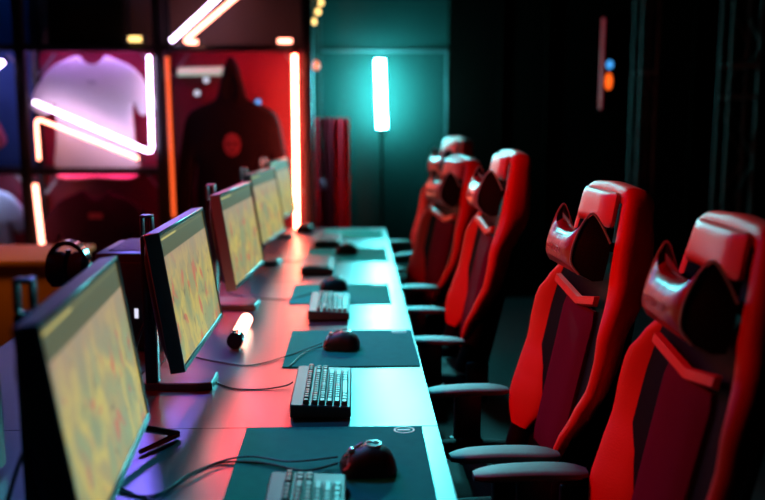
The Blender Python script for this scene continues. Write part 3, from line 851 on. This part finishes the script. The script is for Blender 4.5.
strip(2, zb[0], M['redstrip'], 'added red fill strip above the hoodie')

# dark box on top shelf
p0 = at(50, 40, YS+.1)
b = nb(); box(b, at(50, 40, YS+.1).x, at(125, 40, YS+.1).x, YS+.06, YS+.27, zb[0]+.019, zb[0]+.52, .01)
tag(obj('storage_box', fix(b), M['black']), 'black storage box on the rack board above the white t-shirt', 'box')

# warm fairy bulbs and small items to the right of the rack
def bulb(px, py, Y, r, m, lb):
    p = at(px, py, Y); t = thing('hanging_bulb', lb, 'bulb', p, 0, 'small hanging bulbs right of the rack')
    b = nb(); lathe(b, [(.001, -r), (r*.7, -r*.7), (r, 0), (r*.7, r*.8), (r*.35, r*1.3)], n=16); obj('glass', fix(b), m, t)
    b = nb(); cyl(b, (0, 0, r*1.31), r*.36, r*.8, 12); obj('socket', fix(b), M['black'], t)
    b = nb(); cyl(b, (0, 0, r*2.12), .003, 3.28-p.z-r*2.2, 6); obj('cord', fix(b), M['black'], t)
YU = 6.75
bulb(321, 3, YU, .020, M['bulb'], 'warm hanging bulb, topmost of those right of the rack')
bulb(318, 12, YU+.08, .022, M['bulb'], 'warm hanging bulb, the middle of those right of the rack')
bulb(314, 22, YU-.06, .020, M['bulb'], 'warm hanging bulb, lowest of the warm ones right of the rack')
bulb(316, 66, YU+.12, .030, M['orangeled'], 'red hanging bulb below the warm ones')
# post right of the bulbs
b = nb(); p = at(303, 100, 6.95); box(b, p.x-.03, p.x+.03, 6.92, 6.98, 0, 3.29, .004); tag(obj('steel_post', fix(b), M['rack']), 'thin black steel post right of the tall neon tube', 'post')

# red curtain behind the end of the desks
b = nb(); x0, x1 = at(300, 200, 7.05).x, at(350, 200, 7.05).x
secs = []
N = 90; z1 = at(330, 118, 7.05).z
front = [(x0+(x1-x0)*i/N, 7.06+.022*math.sin(i*.75)+.012*math.sin(i*.31+1)) for i in range(N+1)]
vv = [[b.verts.new((x, y+d, z)) for x, y in front] for z in (.02, z1) for d in (0, .006)]
for i in range(N):
    for a_, c_ in ((0, 1), (2, 3)): pass
    b.faces.new((vv[0][i], vv[0][i+1], vv[2][i+1], vv[2][i])); b.faces.new((vv[1][i+1], vv[1][i], vv[3][i], vv[3][i+1]))
    b.faces.new((vv[2][i], vv[2][i+1], vv[3][i+1], vv[3][i])); b.faces.new((vv[0][i+1], vv[0][i], vv[1][i], vv[1][i+1]))
tag(obj('curtain', fix(b), M['curtain']), 'dark red pleated curtain behind the far end of the desks', 'curtain')
# small pinkish trinket hanging in front of the curtain
p = at(322, 182, 6.9); t = thing('hanging_tag', 'small pink tag hanging in front of the red curtain', 'tag', p)
b = nb(); box(b, -.03, .03, -.006, .006, -.06, .02, .01); obj('tag_card', fix(b), M['pinkc'], t); b = nb(); cyl(b, (0, 0, .02), .003, 3.28-p.z-.03, 6); obj('cord', fix(b), M['black'], t)

# ---------------------------------------------------------------- cyan tube light on a stand
YC = 6.92
pt, pb = at(379.5, 60, YC), at(382, 128, YC)
t = thing('tube_light', 'bright cyan upright tube light on a thin black stand against the back wall', 'lamp', (pb.x, YC, 0))
b = nb(); tube(b, [(pt.x-pb.x, 0, pt.z), (0, 0, pb.z)], .036, 20)
bmesh.ops.bevel(b, geom=[e for e in b.edges if e.calc_face_angle(0) > 1.2], offset=.012, segments=2, affect='EDGES')
obj('glowing_tube', fix(b), M['cyantube'], t)
b = nb(); tube(b, [(0.0, 0, .03), (0, 0, pb.z-.05)], .012, 12); obj('stand_pole', fix(b), M['truss'], t)
b = nb(); tube(b, [(0, 0, pb.z-.05), (0, 0, pb.z-.0005)], .03, 16); obj('tube_holder', fix(b), M['blackmetal'], t)
b = nb(); lathe(b, [(.14, 0), (.14, .012), (.03, .03)]); obj('stand_foot', fix(b), M['blackmetal'], t)

# ---------------------------------------------------------------- trusses on the right
def truss(px0, px1, Y, lb, rungs=(), vary=0):
    a, c = at(px0, 100, Y), at(px1, 100, Y); w_ = c.x-a.x
    t = thing('truss_tower', lb, 'truss', (a.x, Y, 0), 0, 'lattice truss towers on the right')
    for x, y in ((0, 0), (w_, 0), (0, .2), (w_, .2)):
        b = nb(); cyl(b, (x, y, .012), .015, 3.27, 12); obj('chord', fix(b), M['truss'], t)
    b = nb(); box(b, -.05, w_+.05, -.05, .25, 0, .0115); obj('base_plate', fix(b), M['truss'], t, False)
    z = .3; k = vary
    while z < 3.1:
        for y in (0, .2):
            b = nb(); A, B = (0, w_) if k % 2 else (w_, 0)
            tube(b, [(A, y, z), (B, y, z+.42)], .007, 8); obj('diagonal', fix(b), M['truss'], t)
        z += .42; k += 1
    for zz in rungs:
        for y in (0, .2):
            b = nb(); tube(b, [(0, y, zz), (w_, y, zz)], .014, 10); obj('rung', fix(b), M['alu'], t)  # lighter metal puts the light on the rungs into the colour
truss(729, 757, 6.5, 'lattice truss tower near the right edge with two teal lit rungs', (at(745, 65, 6.5).z, at(745, 97, 6.5).z, .25))
truss(640, 656, 6.7, 'dim narrow lattice truss tower between the wall light and the right edge one', (at(650, 72, 6.7).z, .25, 2.9), 1)

# small led sign light
p = at(607, 62, 7.0)
t = thing('wall_light', 'narrow pink wall light bar with a blue and an orange spot', 'lamp', (p.x, 7.08, p.z))
b = nb(); box(b, -.05, .10, .03, .069, -.38, .36, .006); obj('backplate', fix(b), M['black'], t)
b = nb(); tube(b, [(-.015, .012, -.36), (-.015, .012, .34)], .013, 10); obj('light_bar', fix(b), M['pinkbar'], t)
b = nb(); rings(b, [[Vector((.050+.026*r_*math.cos(q*math.pi/9), y, -.015+.034*r_*math.sin(q*math.pi/9))) for q in range(18)] for r_, y in ((1, .0295), (1, .018), (.6, .008))]); obj('blue_spot', fix(b), M['blueled'], t)
b = nb(); rings(b, [[Vector((.046+.028*r_*math.cos(q*math.pi/9), y, -.145+.065*r_*math.sin(q*math.pi/9))) for q in range(18)] for r_, y in ((1, .0295), (1, .018), (.6, .008))]); obj('orange_spot', fix(b), M['orangeled'], t)

# ---------------------------------------------------------------- things of the opposite row
t = thing('counter', 'low orange counter standing behind the opposite desks at the left edge', 'counter', (-1.95, 4.55, 0))
zc = at(30, 260, 4.3).z
b = nb(); box(b, -.75, .52, -.25, .25, .08, zc-.0305, .004); obj('body', fix(b), M['orange'], t)
b = nb(); box(b, -.77, .54, -.27, .27, zc-.03, zc, .004); obj('counter_top', fix(b), M['orange'], t)
b = nb(); box(b, -.72, .49, -.22, .22, 0, .0795); obj('plinth', fix(b), M['black'], t)

def tower(x, y, w_, d, h, lb, marks):
    t = thing('computer_tower', lb, 'computer', (x, y, DZ), 0, 'black computer towers on the opposite desks')
    b = nb(); box(b, -w_/2, w_/2, -d/2, d/2, .012, h, .006); obj('case', fix(b), M['black'], t)
    for sx in (-1, 1):
        for sy in (-1, 1):
            b = nb(); cyl(b, (sx*(w_/2-.03), sy*(d/2-.03), 0), .012, .0115, 12); obj('foot', fix(b), M['rubber'], t)
    b = nb(); box(b, -w_/2+.02, w_/2-.02, -d/2-.006, -d/2-.0005, .03, h-.03, .002); pn = obj('front_panel', fix(b), M['black'], t)
    if marks:
        for lx, lz in marks:
            b = nb(); box(b, lx-.006, lx+.006, -d/2-.010, -d/2-.0065, lz-.016, lz+.016, .0015); obj('white_mark', fix(b), M['whiteglow'], pn)  # tiny glowing white mark on the front panel
    b = nb()
    for k in range(9): box(b, -w_/2+.03, w_/2-.03, -d/2+.05+k*.03, -d/2+.062+k*.03, h+.0004, h+.004)
    obj('top_vent', fix(b), M['black'], t, False)
tower(-.735, 2.98, .19, .30, .325, 'black computer tower behind the nearest monitor with two small glowing white marks', [(.03, .13), (.065, .135)])
tower(-.86, 1.70, .20, .34, .22, 'low black computer tower at the bottom left edge of the picture', None)

t = thing('headset_on_stand', 'black headset hung on its stand left of the computer tower', 'headset', (-.985, 3.05, DZ))
b = nb(); lathe(b, [(.07, 0), (.07, .010), (.015, .018)]); obj('stand_foot', fix(b), M['blackgloss'], t)
b = nb(); cyl(b, (0, 0, .0185), .010, .285, 12); obj('stand_pole', fix(b), M['blackgloss'], t)
b = nb(); pts = [(.062*math.cos(R(a)), 0, .245+.080*math.sin(R(a))) for a in range(-20, 201, 10)]
secs = []
for i, p in enumerate(pts):
    p = Vector(p); r_ = Vector((p.x, 0, p.z-.245)).normalized()
    secs.append([p+r_*.012+Vector((0, .022, 0)), p+r_*.012-Vector((0, .022, 0)), p-r_*.004-Vector((0, .022, 0)), p-r_*.004+Vector((0, .022, 0))])
rings(b, secs); obj('headband', fix(b), M['blackgloss'], t)
for sg in (-1, 1):
    b = nb(); secs = []
    for x_, r_ in ((.006, .05), (.022, .062), (.056, .062), (.070, .045)):
        secs.append([Vector((sg*x_, r_*.85*math.cos(q*math.pi/10), .235+r_*math.sin(q*math.pi/10))) for q in range(20)])
    rings(b, secs); obj('ear_cup', fix(b), M['rubber'], t)

# ---------------------------------------------------------------- unseen spots added above the frame for coloured light
def lamp(loc, target, col, power, size, lb, spot=None):
    ld = bpy.data.lights.new('lamp', 'AREA' if not spot else 'SPOT'); ld.color = col; ld.energy = power
    if not spot: ld.shape = 'DISK'; ld.size = size
    else: ld.spot_size = R(spot); ld.spot_blend = .6; ld.shadow_soft_size = size
    o = bpy.data.objects.new('added_spot', ld); COL.objects.link(o); o.location = loc
    o.rotation_euler = (Vector(target)-Vector(loc)).to_track_quat('-Z', 'Y').to_euler()
lamp((-1.9, 2.5, 2.6), (.6, 2.95, 1.05), (1, .012, .006), 235, .2, '', 62)  # red wash added onto the chairs
lamp((-.9, 4.0, 3.2), (-.6, 2.9, .9), (.02, .50, 1), 170, .3, '', 60)  # blue-cyan spot added for the monitor tops
lamp((.42, 6.70, 2.60), (.42, 2.6, .7), (.10, .86, .95), 380, .12, '', 44)  # cyan spot added to brighten the desk reflection
lamp((-1.5, 6.0, 2.85), (-.8, 2.2, .7), (.22, .14, 1), 120, .15, '', 44)  # violet spot added to tint the near left of the desk
lamp((-.80, 6.1, 2.45), (-.45, 3.4, .7), (1, .05, .06), 120, .15, '', 28)  # red spot added, standing in for the upper rack neon
lamp((-2.0, 3.7, 2.9), (-2.0, 4.4, .3), (1, .50, .08), 90, .2, '', 40)  # warm spot added to bring out the orange counter
